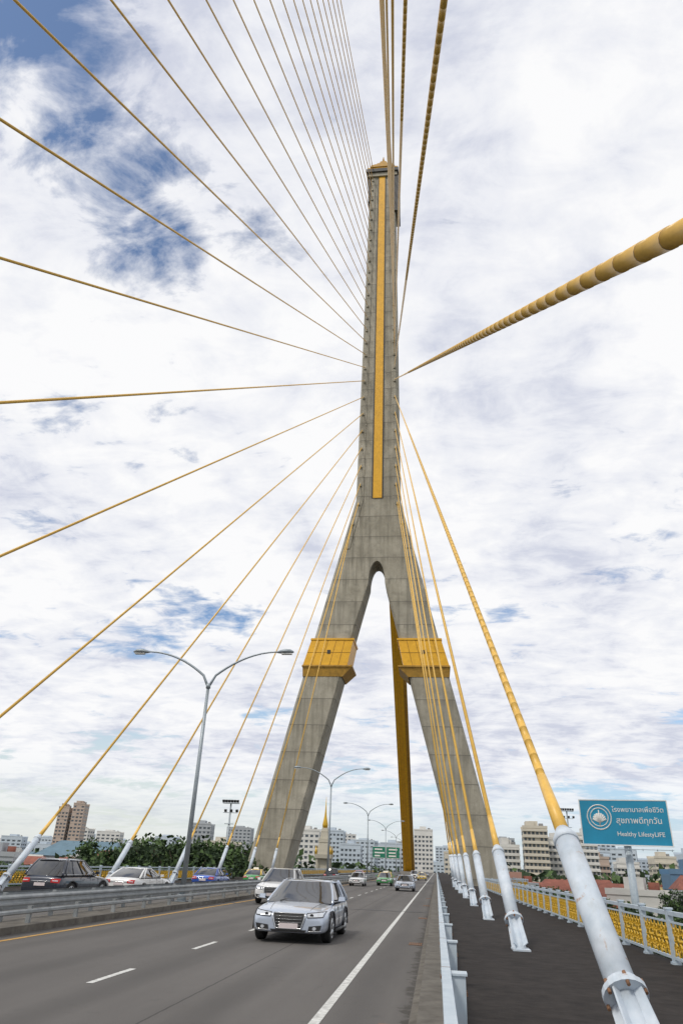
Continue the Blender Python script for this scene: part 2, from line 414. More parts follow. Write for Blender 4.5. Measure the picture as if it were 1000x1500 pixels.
b=MB()
P0=Vector((PC+.35,PY+3,104)); P1=Vector((PC+.35,250,.2)); D=(P1-P0).normalized(); U=Vector((0,-D.z,D.y)).normalized()
if U.z<0: U=-U
for i,xo in enumerate((-1.35,-.45,.45,1.35)):
    A=[]
    for P in (P0,P1):
        for (a,c_) in ((-.44,-.7+.12*(i%2)),(.44,-.7+.12*(i%2)),(.44,.7),(-.44,.7)):
            A.append(P+Vector((xo+a,0,0))+U*c_)
    b.hexa(A,0 if i<3 else 1)
b.box(PC-2.4,PC+2.8,244,256,0.002,1.3,2)
b.obj('back_stay_cable',[M['gold'],M['goldd'],M['deck']])

# ------------------------------------------------------------------ street lamps
def lamp_mesh():
    q=MB()
    q.path([(0,0,.18),(0,0,.5)],.22,12,0); q.path([(0,0,.5),(0,0,10.6)],[.135,.085],12,0)
    q.box(-.28,.28,-.28,.28,.19,.23,0)
    q.path([(0,0,10.5),(0,0,10.75)],.13,12,0)
    for s in (-1,1):
        pts=[(s*(.03+.32*t),0,10.6+.62*t) for t in (0,.5,1)]
        for k in range(1,13):
            t=k/12; pts.append((s*(.35+3.55*t),0,11.22+1.35*(1-(1-t)**2.1)))
        rad=[.075-.035*i/(len(pts)-1) for i in range(len(pts))]
        q.path(pts,rad,8,0)
        hp=[(s*3.75,0,12.55),(s*3.95,0,12.58),(s*4.2,0,12.6),(s*4.5,0,12.6),(s*4.7,0,12.57)]
        n=10; rr=[.06,.13,.18,.16,.06]; base=len(q.v)
        for (x,y_,z_),r_ in zip(hp,rr):
            for j in range(n):
                t=2*math.pi*j/n; q.v.append((x,y_+r_*1.15*math.cos(t),z_+r_*.75*math.sin(t)))
        for i in range(4):
            for j in range(n):
                a=base+i*n+j; b2=base+i*n+(j+1)%n
                q.f.append([a,b2,b2+n,a+n]); q.m.append(0); q.s.append(True)
        q.f.append([base+j for j in range(n)]); q.m.append(0); q.s.append(False)
        q.f.append([base+4*n+j for j in range(n)]); q.m.append(0); q.s.append(False)
        x0,x1=sorted((s*4.02,s*4.6)); q.box(x0,x1,-.12,.12,12.43,12.48,1)
    return q.mesh('street_lamp',[M['pole'],M['lamp']])
lm=lamp_mesh()
for y in (37,87.5,138,188,238,288,338): mkobj('street_lamp',lm,None,(-12.35,y,0))

# ------------------------------------------------------------------ vehicles
def paint(name,c,metal=.0): return pm(name,c,.28,metal,var=.04,scale=2,coat=1.0)
paints={'silver':paint('silver_car_paint',(.50,.56,.66),.4),'white':paint('white_car_paint',(.74,.74,.73)),'dark':paint('dark_car_paint',(.022,.028,.045),.3),
 'blue':paint('blue_car_paint',(.02,.08,.38),.3),'green':paint('green_taxi_paint',(.03,.28,.06)),'yellow':paint('yellow_taxi_paint',(.75,.5,.02)),'pink':paint('pink_taxi_paint',(.6,.2,.25)),'grey':paint('grey_car_paint',(.16,.17,.18),.4)}
def car(name,loc,heading,color,kind='suv',color2=None,sc=(1,1,1)):
    if kind=='suv': L,W,H,bl,wr=4.63,1.9,1.64,1.04,.38
    elif kind=='bigsuv': L,W,H,bl,wr=4.75,1.86,1.80,1.12,.40
    elif kind=='pickup': L,W,H,bl,wr=5.2,1.84,1.74,1.06,.38
    else: L,W,H,bl,wr=4.55,1.76,1.45,.94,.32
    w=W/2; root=empty(name,loc,heading); root.scale=sc
    pc=paints[color]; pc2=paints[color2] if color2 else pc
    b=MB(); sd=kind=='sedan'
    S=[(-.497,.80,.42,.80*bl),(-.49,.90,.34,.92*bl),(-.455,.97,.27,.985*bl),(-.40,1,.24,bl),(-.25,1,.23,bl),(0,1,.23,.995*bl),(.15,1,.23,.985*bl),(.22,1,.23,.965*bl),(.33,.99,.24,.925*bl),(.42,.965,.25,.87*bl),(.467,.93,.26,.82*bl),(.489,.88,.28,.74*bl),(.4965,.84,.30,.66*bl),(.498,.80,.33,.60*bl)]
    rings=[]
    for (fy,fw,zb,zt) in S:
        ww=w*fw; h=zt-zb
        half=[(0,zb),(ww*.82,zb),(ww*.95,zb+.06*h),(ww*1.0,zb+.30*h),(ww*.995,zb+.62*h),(ww*.96,zb+.90*h),(ww*.84,zb+.985*h),(0,zt+.025)]
        ring=half+[(-x,z) for x,z in half[-2:0:-1]]
        rings.append([(x,fy*L,z) for x,z in ring])
    n=len(rings[0]); vs=[v for r_ in rings for v in r_]; fs=[]
    for i in range(len(rings)-1):
        for j in range(n): fs.append((i*n+j,i*n+(j+1)%n,(i+1)*n+(j+1)%n,(i+1)*n+j))
    fs.append(tuple(range(n))); e=(len(rings)-1)*n; fs.append(tuple(e+j for j in range(n)))
    b.add(vs,fs,0,True)
    ob=b.obj('body',[pc],root)
    md=ob.modifiers.new('s','SUBSURF'); md.levels=2; md.render_levels=2
    wy=(.31*L,-.285*L)
    bpy.context.view_layer.update()
    dg=bpy.context.evaluated_depsgraph_get(); me0=bpy.data.meshes.new_from_object(ob.evaluated_get(dg))
    bvh=BVHTree.FromPolygons([v.co.copy() for v in me0.vertices],[tuple(p_.vertices) for p_ in me0.polygons])
    cut=MB()
    for y in wy:
        for s in (-1,1): cut.path([(s*(w-.28),y,wr),(s*(w+.2),y,wr)],wr+.065,24,0)
    co=cut.obj('arch_cutter',[M['plast']],root)
    bo=ob.modifiers.new('b','BOOLEAN'); bo.operation='DIFFERENCE'; bo.object=co; bo.solver='EXACT'
    bpy.context.view_layer.update()
    dg=bpy.context.evaluated_depsgraph_get(); me=bpy.data.meshes.new_from_object(ob.evaluated_get(dg))
    ob.modifiers.clear(); ob.data=me; bpy.data.objects.remove(co)
    if kind in('suv','bigsuv'): yb0,yb1,yr0,yr1=-.47*L,.225*L,-.37*L,.0*L
    elif kind=='pickup': yb0,yb1,yr0,yr1=-.17*L,.23*L,-.13*L,.07*L
    else: yb0,yb1,yr0,yr1=-.385*L,.225*L,-.20*L,.02*L
    zb=bl-.04; zr=H-.06; wb=w*.92; wt=w*.69
    def lev(t,e=0.):
        ww=wb+(wt-wb)*t**1.25+e; a=yb0+(yr0-yb0)*t**1.3-e; c=yb1+(yr1-yb1)*t**.92+e; z=zb+(zr-zb)*t
        cor=.16+.02*t
        return [(-ww,a+.10,z),(-ww*.86,a,z),(ww*.86,a,z),(ww,a+.10,z),(ww,c-cor-.12,z),(ww*.9,c-cor*.45,z),(ww*.5,c-.03,z),(0,c,z),(-ww*.5,c-.03,z),(-ww*.9,c-cor*.45,z),(-ww,c-cor-.12,z)]
    T=[0,.25,.5,.75,1]; q=MB(); nn=11
    vs=[v for t in T for v in lev(t)]
    fs=[(i*nn+j,i*nn+(j+1)%nn,(i+1)*nn+(j+1)%nn,(i+1)*nn+j) for i in range(4) for j in range(nn)]
    q.add(vs,fs,0,True); q.add(lev(1),[tuple(range(nn))],0); q.obj('windows',[M['glass']],root)
    rf=MB()
    def pil(idx,idx2,f,r_,m=0,t0=0,t1=1):
        pts=[]
        for i in range(6):
            t=t0+(t1-t0)*i/5; A=lev(t,.002); a,c=Vector(A[idx]),Vector(A[idx2]); pts.append(a+(c-a)*f)
        rf.path(pts,r_,6,m,sm=True)
    for a,c in ((4,5),(10,9)): pil(a,c,.35,.032)
    for a,c in ((3,2),(0,1)): pil(a,c,.1,.05)
    for a,c in ((3,4),(0,10)):
        pil(a,c,.30 if not sd else .16,.035 if not sd else .06,0); pil(a,c,.60,.03,1)
        if not sd: pil(a,c,.06,.06,0)
    for s in (-1,1):
        A=lev(0,.008); B_=lev(.97,.0)
        i3,i4=(3,4) if s>0 else (0,10)
        rf.path([Vector(A[i3])+Vector((0,0,.05)),Vector(A[i4])+Vector((0,0,.045))],.016,5,2)
        rf.path([Vector(B_[i3]),Vector(B_[i4])],.032,6,0)
        if not sd: rf.path([(s*wt*.97,yr0+.12,zr-.0),(s*wt*.97,yr0+.28,zr+.05),(s*wt*.97,yr1-.50,zr+.05),(s*wt*.97,yr1-.32,zr-.0)],.014,6,2)
    rf.obj('pillars',[pc2,M['plast'],M['chrome']],root)
    r3=MB(); rows=[(yr0-.07,.88,-.02),(yr0+.06,1,.01),(yr0*.5+yr1*.5,1,.03),(yr1-.30,1,.015),(yr1-.12,.97,-.005),(yr1+.01,.74,-.02)]
    vs=[]
    for (yy,f,dz) in rows:
        for xx in (-1,-.8,-.35,0,.35,.8,1): vs.append((xx*(wt+.03)*f,yy-(abs(xx)**2)*(.10 if yy>yr1-.2 else 0),zr+dz+(-.04 if abs(xx)==1 else 0)+.025*(1-xx*xx)))
    fs=[(i*7+j,i*7+j+1,(i+1)*7+j+1,(i+1)*7+j) for i in range(5) for j in range(6)]
    r3.add(vs,fs,0,True); ro=r3.obj('roof',[pc2],root); sm=ro.modifiers.new('s','SOLIDIFY'); sm.thickness=.035; sm.offset=-1; ss=ro.modifiers.new('u','SUBSURF'); ss.levels=1; ss.render_levels=1
    for i,y in enumerate(wy):
        for s in (-1,1):
            wm=MB(); x1=s*(w-.02); x0=s*(w-.24)
            prof=[(x0,wr*.90),(x0+s*.03,wr),(x1-s*.03,wr),(x1,wr*.90),(x1,wr*.68)]
            n2=24; o=len(wm.v)
            for a,r_ in prof:
                for kq in range(n2):
                    t=2*math.pi*kq/n2; wm.v.append((a,y+r_*math.cos(t),wr+r_*math.sin(t)))
            for ii in range(len(prof)-1):
                for kq in range(n2):
                    k2=(kq+1)%n2; wm.f.append([o+ii*n2+kq,o+ii*n2+k2,o+(ii+1)*n2+k2,o+(ii+1)*n2+kq]); wm.m.append(0); wm.s.append(True)
            wm.path([(x1-s*.09,y,wr),(x1-s*.075,y,wr)],wr*.66,20,2)
            wm.path([(x1-s*.03,y,wr),(x1-s*.005,y,wr)],wr*.16,10,1)
            for kq in range(5):
                t=2*math.pi*kq/5+.3; dy,dz=math.cos(t),math.sin(t)
                wm.path([(x1-s*.03,y+dy*wr*.1,wr+dz*wr*.1),(x1-s*.02,y+dy*wr*.66,wr+dz*wr*.66)],[.055,.04],6,1)
            wm.path([(x1-s*.005,y+wr*.665*math.cos(2*math.pi*kq/20),wr+wr*.665*math.sin(2*math.pi*kq/20)) for kq in range(21)],.02,6,1,caps=False)
            wm.obj('wheel_%d'%(i*2+(s>0)),[M['tyre'],M['rim'],M['dark']],root)
    t=MB()
    def hit(x,z,sg,off):
        h_=bvh.ray_cast(Vector((x,sg*4,z)),Vector((0,-sg,0)))
        if h_[0] is None: return Vector((x,sg*(.40*L),z))
        return h_[0]+Vector((0,sg*off,0))
    def patch(c4,sg,m,off=.012,nx=10,nz=4):
        vs=[]
        for j in range(nz+1):
            for i in range(nx+1):
                u,v=i/nx,j/nz
                x=(c4[0][0]*(1-u)+c4[1][0]*u)*(1-v)+(c4[3][0]*(1-u)+c4[2][0]*u)*v
                z=(c4[0][1]*(1-u)+c4[1][1]*u)*(1-v)+(c4[3][1]*(1-u)+c4[2][1]*u)*v
                vs.append(hit(x,z,sg,off))
        t.add(vs,[(j*(nx+1)+i,j*(nx+1)+i+1,(j+1)*(nx+1)+i+1,(j+1)*(nx+1)+i) for j in range(nz) for i in range(nx)],m,True)
    def rl(pts,sg,r_,m,off=.015):
        P=[]
        for a,b_ in zip(pts,pts[1:]):
            for i in range(6): P.append(hit(a[0]+(b_[0]-a[0])*i/6,a[1]+(b_[1]-a[1])*i/6,sg,off))
        P.append(hit(pts[-1][0],pts[-1][1],sg,off)); t.path(P,r_,5,m)
    zg0,zg1=.37*bl,.745*bl; gw=.38 if not sd else .40
    if sd: zg0=.52*bl
    patch([(-gw*.80,zg0),(gw*.80,zg0),(gw,zg1),(-gw,zg1)],1,0)
    rl([(-gw,zg1),(gw,zg1),(gw*1.03,zg1-.1),(gw*.80,zg0),(-gw*.80,zg0),(-gw*1.03,zg1-.1),(-gw,zg1)],1,.020,1)
    for i in range(1,5):
        z_=zg0+(zg1-zg0)*i/5; rl([(-gw*.85,z_),(gw*.85,z_)],1,.006,1,.016)
    for s in (-1,1):
        zl=.65*bl; zh=.775*bl
        patch([(s*(gw+.07),zl),(s*w*.86,zl+.03),(s*w*.90,zh+.035),(s*(gw+.05),zh-.02)],1,2,.014)
        rl([(s*(gw+.07),zl),(s*w*.86,zl+.03),(s*w*.90,zh+.035),(s*(gw+.05),zh-.02),(s*(gw+.07),zl)],1,.011,0)
        t.path([hit(s*(gw+.17),zl+.06,1,.0),hit(s*(gw+.17),zl+.06,1,.025)],.045,10,0)
        patch([(s*w*.50,.34),(s*w*.80,.36),(s*w*.84,.50),(s*w*.52,.46)],1,0,.012)
        t.path([hit(s*w*.66,.41,1,.01),hit(s*w*.66,.41,1,.03)],.045,10,2)
        rl([(s*w*.50,.33),(s*w*.83,.35)],1,.014,1)
        zt=bl*.80
        patch([(s*w*.50,zt-.08),(s*w*.90,zt-.10),(s*w*.90,zt+.08),(s*w*.52,zt+.08)],-1,3,.014)
        patch([(s*w*.58,zt-.02),(s*w*.84,zt-.03),(s*w*.84,zt+.01),(s*w*.58,zt+.01)],-1,2,.02)
        P=[]
        for i in range(9):
            yy=(.24+.22*i/8)*L; xx=s*(w*.62-.10*i/8)
            h_=bvh.ray_cast(Vector((xx,yy,3)),Vector((0,0,-1)))
            if h_[0] is not None: P.append(h_[0]+Vector((0,0,.001)))
        if len(P)>2: t.path(P,.006,4,0)
    patch([(-.40,.30),(.40,.30),(.44,.36),(-.44,.36)],1,0)
    yfp=hit(0,zg0+.07,1,.0).y
    t.box(-.23,.23,yfp+.012,yfp+.03,zg0+.0,zg0+.135,5)
    yrp=hit(0,bl*.62,-1,0).y
    t.box(-.24,.24,yrp-.03,yrp-.01,bl*.60,bl*.60+.13,5)
    patch([(-.75,.33),(.75,.33),(.75,.45),(-.75,.45)],-1,0)
    rl([(-.45,bl*.77),(.45,bl*.77)],-1,.016,1)
    rl([(-w*.86,bl*.53),(w*.86,bl*.53)],-1,.008,0,.006)
    for s in (-1,1):
        my=yb1-.50
        t.path([(s*(wb-.02),my,bl+.03),(s*(w+.06),my,bl+.07)],.025,6,0)
        t.hexa([(s*(w+.02),my-.07,bl+.02),(s*(w+.19),my-.05,bl+.04),(s*(w+.18),my+.06,bl+.04),(s*(w+.02),my+.09,bl+.02),(s*(w+.03),my-.07,bl+.15),(s*(w+.18),my-.05,bl+.15),(s*(w+.17),my+.05,bl+.15),(s*(w+.03),my+.07,bl+.15)],4)
        t.path([(s*(w-.02),-.17*L,.27),(s*(w-.02),.2*L,.27)],.045,6,0)
        for yy in (-.135*L,.045*L,.2*L):
            t.path([(s*(w+.0005),yy,.33),(s*(w-.002),yy,.62),(s*(w*.965),yy,bl-.08)],.006,4,0)
        for yy in (-.10*L,.09*L):
            t.box(min(s*(w-.02),s*(w+.014)),max(s*(w-.02),s*(w+.014)),yy,yy+.16,bl-.22,bl-.19,1 if not sd else 4)
        for y in wy:
            pts=[(s*(w-.006),y+(wr+.07)*math.cos(a),wr+(wr+.07)*math.sin(a)) for a in [math.pi*(-.05+1.1*i/14) for i in range(15)]]
            t.path(pts,.018,6,0 if not sd else 4)
    for s in (-.05,.45):
        p0=Vector(lev(.06,.02)[7]); p1=Vector(lev(.34,.03)[7]); t.path([(s*1.0+.05,p0.y-.02,p0.z),(s-.42,p1.y-.03,p1.z-.04)],.009,4,0)
    if kind=='pickup': t.box(-w*.86,w*.86,-.47*L,-.18*L,bl-.10,bl+.03,0)
    t.obj('trim',[M['plast'],M['chrome'],M['head'],M['tail'],pc,M['plate']],root)
    if color2:
        tt=MB(); yy=(yr0+yr1)/2; tt.hexa([(-.28,yy-.08,zr+.03),(.28,yy-.08,zr+.03),(.28,yy+.08,zr+.03),(-.28,yy+.08,zr+.03),(-.24,yy-.05,zr+.2),(.24,yy-.05,zr+.2),(.24,yy+.05,zr+.2),(-.24,yy+.05,zr+.2)],0); tt.obj('roof_sign',[M['white']],root)
    return root
PI=math.pi
car('suv_car',(-4.2,24.9,0),PI-.01,'silver','suv',sc=(1.2,1.1,.965))
car('suv_car',(-9.0,44.5,0),PI,'white','bigsuv',sc=(1.12,1.05,.99))
car('sedan_car',(-3.2,80,0),PI,'silver','sedan',sc=(1.1,1,1))
car('sedan_car',(-9.3,92,0),PI,'white','sedan')
car('taxi_car',(-6.6,100,0),PI,'green','sedan','yellow',sc=(1.1,1,1.05))
car('taxi_car',(-3.0,160,0),PI,'yellow','sedan','yellow')
car('taxi_car',(-8.9,140,0),PI,'green','sedan','yellow')
car('pickup_truck',(-5.4,190,0),PI,'white','pickup')
car('sedan_car',(-3.2,235,0),PI,'grey','sedan')
car('suv_car',(-18.2,36.8,0),0,'dark','bigsuv',sc=(1.1,1.2,1.02))
car('sedan_car',(-18.0,45.6,0),0,'white','sedan',sc=(1.15,1.4,1.03))
car('sedan_car',(-18.2,61.5,0),0,'blue','sedan',sc=(1.1,1.1,1.05))
car('taxi_car',(-17.9,76,0),0,'green','sedan','yellow')
car('pickup_truck',(-14.9,110,0),0,'dark','pickup')
car('sedan_car',(-14.9,150,0),0,'pink','sedan')
car('pickup_truck',(-18.3,27.2,0),0,'grey','pickup')

# ------------------------------------------------------------------ trees
def leafq(t,c,s,m):
    a=Vector((random.gauss(0,1),random.gauss(0,1),random.gauss(0,1))).normalized()
    b_=a.orthogonal().normalized(); c_=a.cross(b_)
    r_=random.random()*6.28; u=b_*math.cos(r_)+c_*math.sin(r_); v=a.cross(u)
    t.add([c-u*s,c+v*s*.6,c+u*s,c-v*s*.6],[(0,1,2,3)],m)
def tree_mesh(seed,h,cw):
    random.seed(seed); t=MB()
    lean=random.uniform(-.3,.3)
    th=h*.42
    t.path([(0,0,0),(lean*.4,0,th*.5),(lean,.1,th),(lean*1.1,.1,h*.7)],[h*.028,h*.022,h*.017,h*.006],8,0)
    tips=[]
    for i in range(9):
        a=i*2.4+random.random(); z0=th*random.uniform(.75,1.5); rr=cw*random.uniform(.35,.85); z1=z0+h*random.uniform(.12,.32)
        e=Vector((lean+rr*math.cos(a),rr*math.sin(a),min(z1,h*.88))); m_=Vector((lean+rr*.45*math.cos(a),rr*.45*math.sin(a),z0+(e.z-z0)*.35))
        t.path([(lean*.9,.05,z0*.9),m_,e],[h*.011,h*.008,h*.003],5,0); tips.append(e)
    cl=[e for e in tips]
    for i in range(16):
        a=random.random()*6.28; rr=cw*math.sqrt(random.random())*.85; cl.append(Vector((lean+rr*math.cos(a),rr*math.sin(a),h*(.5+.42*random.random()*(1-.5*(rr/cw)**2)))))
    for c in cl:
        R_=h*random.uniform(.09,.16)
        for _ in range(110):
            d_=Vector((random.gauss(0,1),random.gauss(0,1),random.gauss(0,.7)))
            d_=d_.normalized()*R_*random.random()**.4
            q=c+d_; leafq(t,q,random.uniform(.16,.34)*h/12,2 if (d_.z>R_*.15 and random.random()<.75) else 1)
    return t.mesh('tree',[M['bark'],M['leafd'],M['leafl']],recalc=False)
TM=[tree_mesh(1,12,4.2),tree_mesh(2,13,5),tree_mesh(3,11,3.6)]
random.seed(11)
def tree(x,y,s=1):
    o=mkobj('tree',random.choice(TM),None,(x,y,GZ),random.random()*6.28); o.scale=(s*random.uniform(.9,1.15),s*random.uniform(.9,1.15),s)
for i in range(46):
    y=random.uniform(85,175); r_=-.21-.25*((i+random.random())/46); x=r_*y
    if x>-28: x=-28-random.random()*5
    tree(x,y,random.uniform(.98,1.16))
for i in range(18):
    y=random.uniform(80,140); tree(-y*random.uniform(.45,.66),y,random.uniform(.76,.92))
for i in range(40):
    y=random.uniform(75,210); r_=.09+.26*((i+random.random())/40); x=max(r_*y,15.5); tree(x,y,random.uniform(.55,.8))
tl=MB(); random.seed(5)
for i in range(15000):
    y=random.uniform(230,700)
    r_=random.uniform(-.75,.5)
    x=r_*y
    if -28<x<9: continue
    hh=10.5+3.5*math.sin(x*.05+1.3)*math.cos(y*.04)+2*math.sin(x*.17+y*.11)
    z=GZ+hh*random.random()**.35*random.uniform(.85,1.05)
    leafq(tl,Vector((x,y,z)),random.uniform(.9,1.9),1 if random.random()<.6 else 2)
tl.obj('distant_tree_line',[M['bark'],M['leafd'],M['leafl']],recalc=False)

# ------------------------------------------------------------------ buildings
def wallmat(n,c,v=.1): return pm(n,c,.85,var=v,scale=.15,detail=8)
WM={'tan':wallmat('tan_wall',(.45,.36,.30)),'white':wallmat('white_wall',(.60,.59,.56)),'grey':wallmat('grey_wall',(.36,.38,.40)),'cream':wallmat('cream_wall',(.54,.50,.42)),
 'haze':wallmat('hazed_grey_wall',(.46,.52,.58)),'pink':wallmat('brick_pink_wall',(.40,.24,.19)),'blue':wallmat('blue_wall',(.12,.22,.33)),'orange':wallmat('orange_wall',(.50,.26,.10)),'yellow':wallmat('yellow_wall',(.55,.45,.2)),  # haze wall: distance haze painted into a paler base colour
 'stone':wallmat('pale_stone',(.46,.43,.35),.15)}
RED=pm('red_roof',(.22,.075,.05),.8,var=.3,scale=.6); BLUER=pm('blue_roof',(.10,.17,.22),.6,var=.2,scale=.4); GREYR=pm('grey_roof',(.2,.2,.2),.8,var=.3,scale=.5)
def building(name,x,y,w_,d_,top,wall,fl=3.2,col=3.0,rz=0,roof='flat',roofm=None,balc=False,steps=0):
    b=MB(); h=top-GZ
    def block(x0,x1,y0,y1,z0,z1):
        b.box(x0,x1,y0,y1,z0,z1,0)
        nf=max(1,int((z1-z0-1)/fl))
        for s,(A,B,axis,c0) in enumerate(((x0,x1,0,y0-.05),(x0,x1,0,y1+.05),(y0,y1,1,x0-.05),(y0,y1,1,x1+.05))):
            nc=max(1,int((B-A)/col)); st=(B-A)/nc
            for f in range(nf):
                zc=z0+fl*(f+.55)
                for c in range(nc):
                    u0=A+st*(c+.2); u1=A+st*(c+.8); za=zc-.1; zb=zc+fl*.42
                    if random.random()<.06: continue
                    if axis==0: b.quad((u0,c0,za),(u1,c0,za),(u1,c0,zb),(u0,c0,zb),1)
                    else: b.quad((c0,u0,za),(c0,u1,za),(c0,u1,zb),(c0,u0,zb),1)
        for f in range(nf+1):
            zc=z0+fl*f+.15
            e=.9 if balc else .12
            b.box(x0-.12,x1+.12,y0-e,y0-.002,zc-.12,zc+(.7 if balc and f>0 else .12),0)
            b.box(x0-.12,x0-.002,y0,y1,zc-.12,zc+.12,0)
            b.box(x1+.002,x1+.12,y0,y1,zc-.12,zc+.12,0)
    block(-w_/2,w_/2,-d_/2,d_/2,0,h)
    if roof=='flat':
        for (x0,x1,y0,y1) in ((-w_/2-.2,w_/2+.2,-d_/2-.2,-d_/2+.1),(-w_/2-.2,w_/2+.2,d_/2-.1,d_/2+.2)): b.box(x0,x1,y0,y1,h+.003,h+1.1,0)
        b.box(-w_*.2,w_*.15,-d_*.25,d_*.25,h+.003,h+3.2,0); b.path([(w_*.3,0,h),(w_*.3,0,h+2.4)],1.1,10,2)
        if steps: b.box(-w_*.36,w_*.0,-d_*.36,d_*.36,h+.003,h+steps,0)
    else:
        o=.8; rh=min(w_,d_)*.28
        A=[(-w_/2-o,-d_/2-o,h+.01),(w_/2+o,-d_/2-o,h+.01),(w_/2+o,d_/2+o,h+.01),(-w_/2-o,d_/2+o,h+.01),(-w_/2+w_*.12,0,h+rh),(w_/2-w_*.12,0,h+rh)]
        b.add(A,[(0,1,5,4),(2,3,4,5),(1,2,5),(3,0,4),(3,2,1,0)],2)
    return b.obj(name,[WM[wall],M['win'],roofm or GREYR],None,True,(x,y,GZ),rz)
random.seed(21)
building('apartment_tower',-363,700,10,18,43,'tan',3.2,3,rz=.2,steps=4); building('apartment_tower',-350,704,11,18,47,'tan',3.2,3,rz=.2,steps=3)
building('apartment_tower',-190,600,17,16,28,'grey',3.2,3,rz=.1)
building('low_hall_building',-138,290,32,20,1.5,'grey',3.5,4,roof='gable',roofm=BLUER)
building('low_hall_building',-160,270,20,16,.5,'white',3.5,4)
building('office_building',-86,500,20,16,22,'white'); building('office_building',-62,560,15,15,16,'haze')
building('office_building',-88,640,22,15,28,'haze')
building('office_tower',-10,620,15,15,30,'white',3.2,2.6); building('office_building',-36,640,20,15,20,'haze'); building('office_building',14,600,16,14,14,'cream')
building('office_building',-120,420,18,14,11,'cream')
for (x,y,w_,top,mt) in ((34,372,9,13,'white'),(46,364,11,21,'cream'),(58.5,378,10,17,'white'),(70,370,9,19,'white'),(80,400,9,10,'tan'),(88,440,12,14,'haze'),(106,450,12,9,'white'),(120,430,11,12,'cream'),(140,450,10,15,'haze')):
    building('apartment_block',x,y,w_,13,top,mt,2.6,1.8,balc=True,rz=random.uniform(-.2,.1),steps=random.choice((0,3,4)))
building('shop_building',60,190,13,12,3.2,'blue',3.0,1.8,rz=-.1); building('shop_building',57,178,10,10,.2,'orange',3.0,1.8,rz=-.1,roof='gable',roofm=RED)
building('shop_building',73,195,12,12,4.0,'orange',3.0,2.0,rz=-.1)
for i in range(28):
    y=random.uniform(165,310); r_=random.uniform(.085,.36); x=max(r_*y,20)
    building('town_house',x,y,random.uniform(7,11),random.uniform(8,11),random.uniform(-4.0,-.8),random.choice(['white','cream','pink','grey','yellow']),3.0,2.0,rz=random.uniform(-.4,.4),roof=random.choice(['gable','gable','flat']),roofm=random.choice([RED,RED,RED,GREYR]))
for i in range(14):
    y=random.uniform(180,330); x=-y*random.uniform(.25,.62)
    building('town_house',x,y,random.uniform(9,14),random.uniform(8,12),random.uniform(-3,2.0),random.choice(['white','cream','grey']),3.0,2.6,rz=random.uniform(-.4,.4),roof=random.choice(['gable','flat']),roofm=random.choice([RED,GREYR,BLUER]))
for i in range(70):
    y=random.uniform(900,1500); r_=-.78+1.3*(i+random.random())/70
    hh=random.choice((12,16,20,26,34)) if random.random()<.8 else random.uniform(38,52)
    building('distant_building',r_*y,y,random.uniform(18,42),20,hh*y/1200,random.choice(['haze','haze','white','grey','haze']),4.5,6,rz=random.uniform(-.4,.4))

# ------------------------------------------------------------------ billboard
bb=empty('billboard',(28.9,120,0),-.20)
q=MB(); q.box(-6.3,6.3,-.06,.25,6.5,12.7,0); q.obj('panel',[pm('billboard_teal',(.012,.25,.42),.5,var=.12,scale=.2)],bb)
q=MB()
q.box(-6.45,6.45,-.10,.30,12.702,12.85,0); q.box(-6.45,6.45,-.10,.30,6.35,6.498,0); q.box(-6.45,-6.302,-.1,.3,6.5,12.7,0); q.box(6.302,6.45,-.1,.3,6.5,12.7,0)
q.path([(0,.9,GZ),(0,.9,7.5)],.55,16,1)
for z in (6.8,9.3,11.8): q.box(-6.2,6.2,.27,.5,z-.12,z+.12,1)
for x in (-5,-2.5,0,2.5,5): q.box(x-.1,x+.1,.52,.75,6.4,12.5,1)
q.box(-6.3,6.3,-1.0,-.15,5.85,5.92,1)
for x in range(-6,7,2): q.path([(x,-.1,5.9),(x,-1.3,5.7),(x,-1.5,6.0)],.04,5,1)
q.obj('frame',[M['white'],M['steel']],bb)
q=MB()
def ringxy(cx,cz,r_,th,m=0):
    q.path([(cx+r_*math.cos(2*PI*i/28),-.07,cz+r_*math.sin(2*PI*i/28)) for i in range(29)],th,4,m,caps=False)
ringxy(-3.6,10.3,1.75,.10); ringxy(-3.6,10.3,1.3,.08)
for i in range(9):
    a=PI*(.05+i*.9/8*1.0); q.path([(-3.6,-.07,9.5),(-3.6+1.0*math.cos(a),-.07,9.9+1.0*math.sin(a))],[.05,.16],4,0)
q.path([(-3.6,-.07,9.1),(-3.6,-.07,11.3)],.09,4,0); q.obj('emblem',[M['white']],bb)
def text(s,x,z,size,mat,par,align='CENTER',sx=1):
    cu=bpy.data.curves.new('lettering','FONT'); cu.body=s; cu.size=size; cu.extrude=.015; cu.align_x=align; cu.offset=.006*size
    cu.materials.append(mat); o=bpy.data.objects.new('lettering',cu); scn.collection.objects.link(o); o.parent=par; o.location=(x,-.085,z); o.rotation_euler=(PI/2,0,0); o.scale=(sx,1,1); return o
text('โรงพยาบาลเพื่อชีวิต',2.1,11.1,.95,M['white'],bb); text('สุขภาพดีทุกวัน',2.1,9.5,1.15,M['white'],bb); text('Healthy LifestyLIFE',2.1,7.7,.88,M['white'],bb)

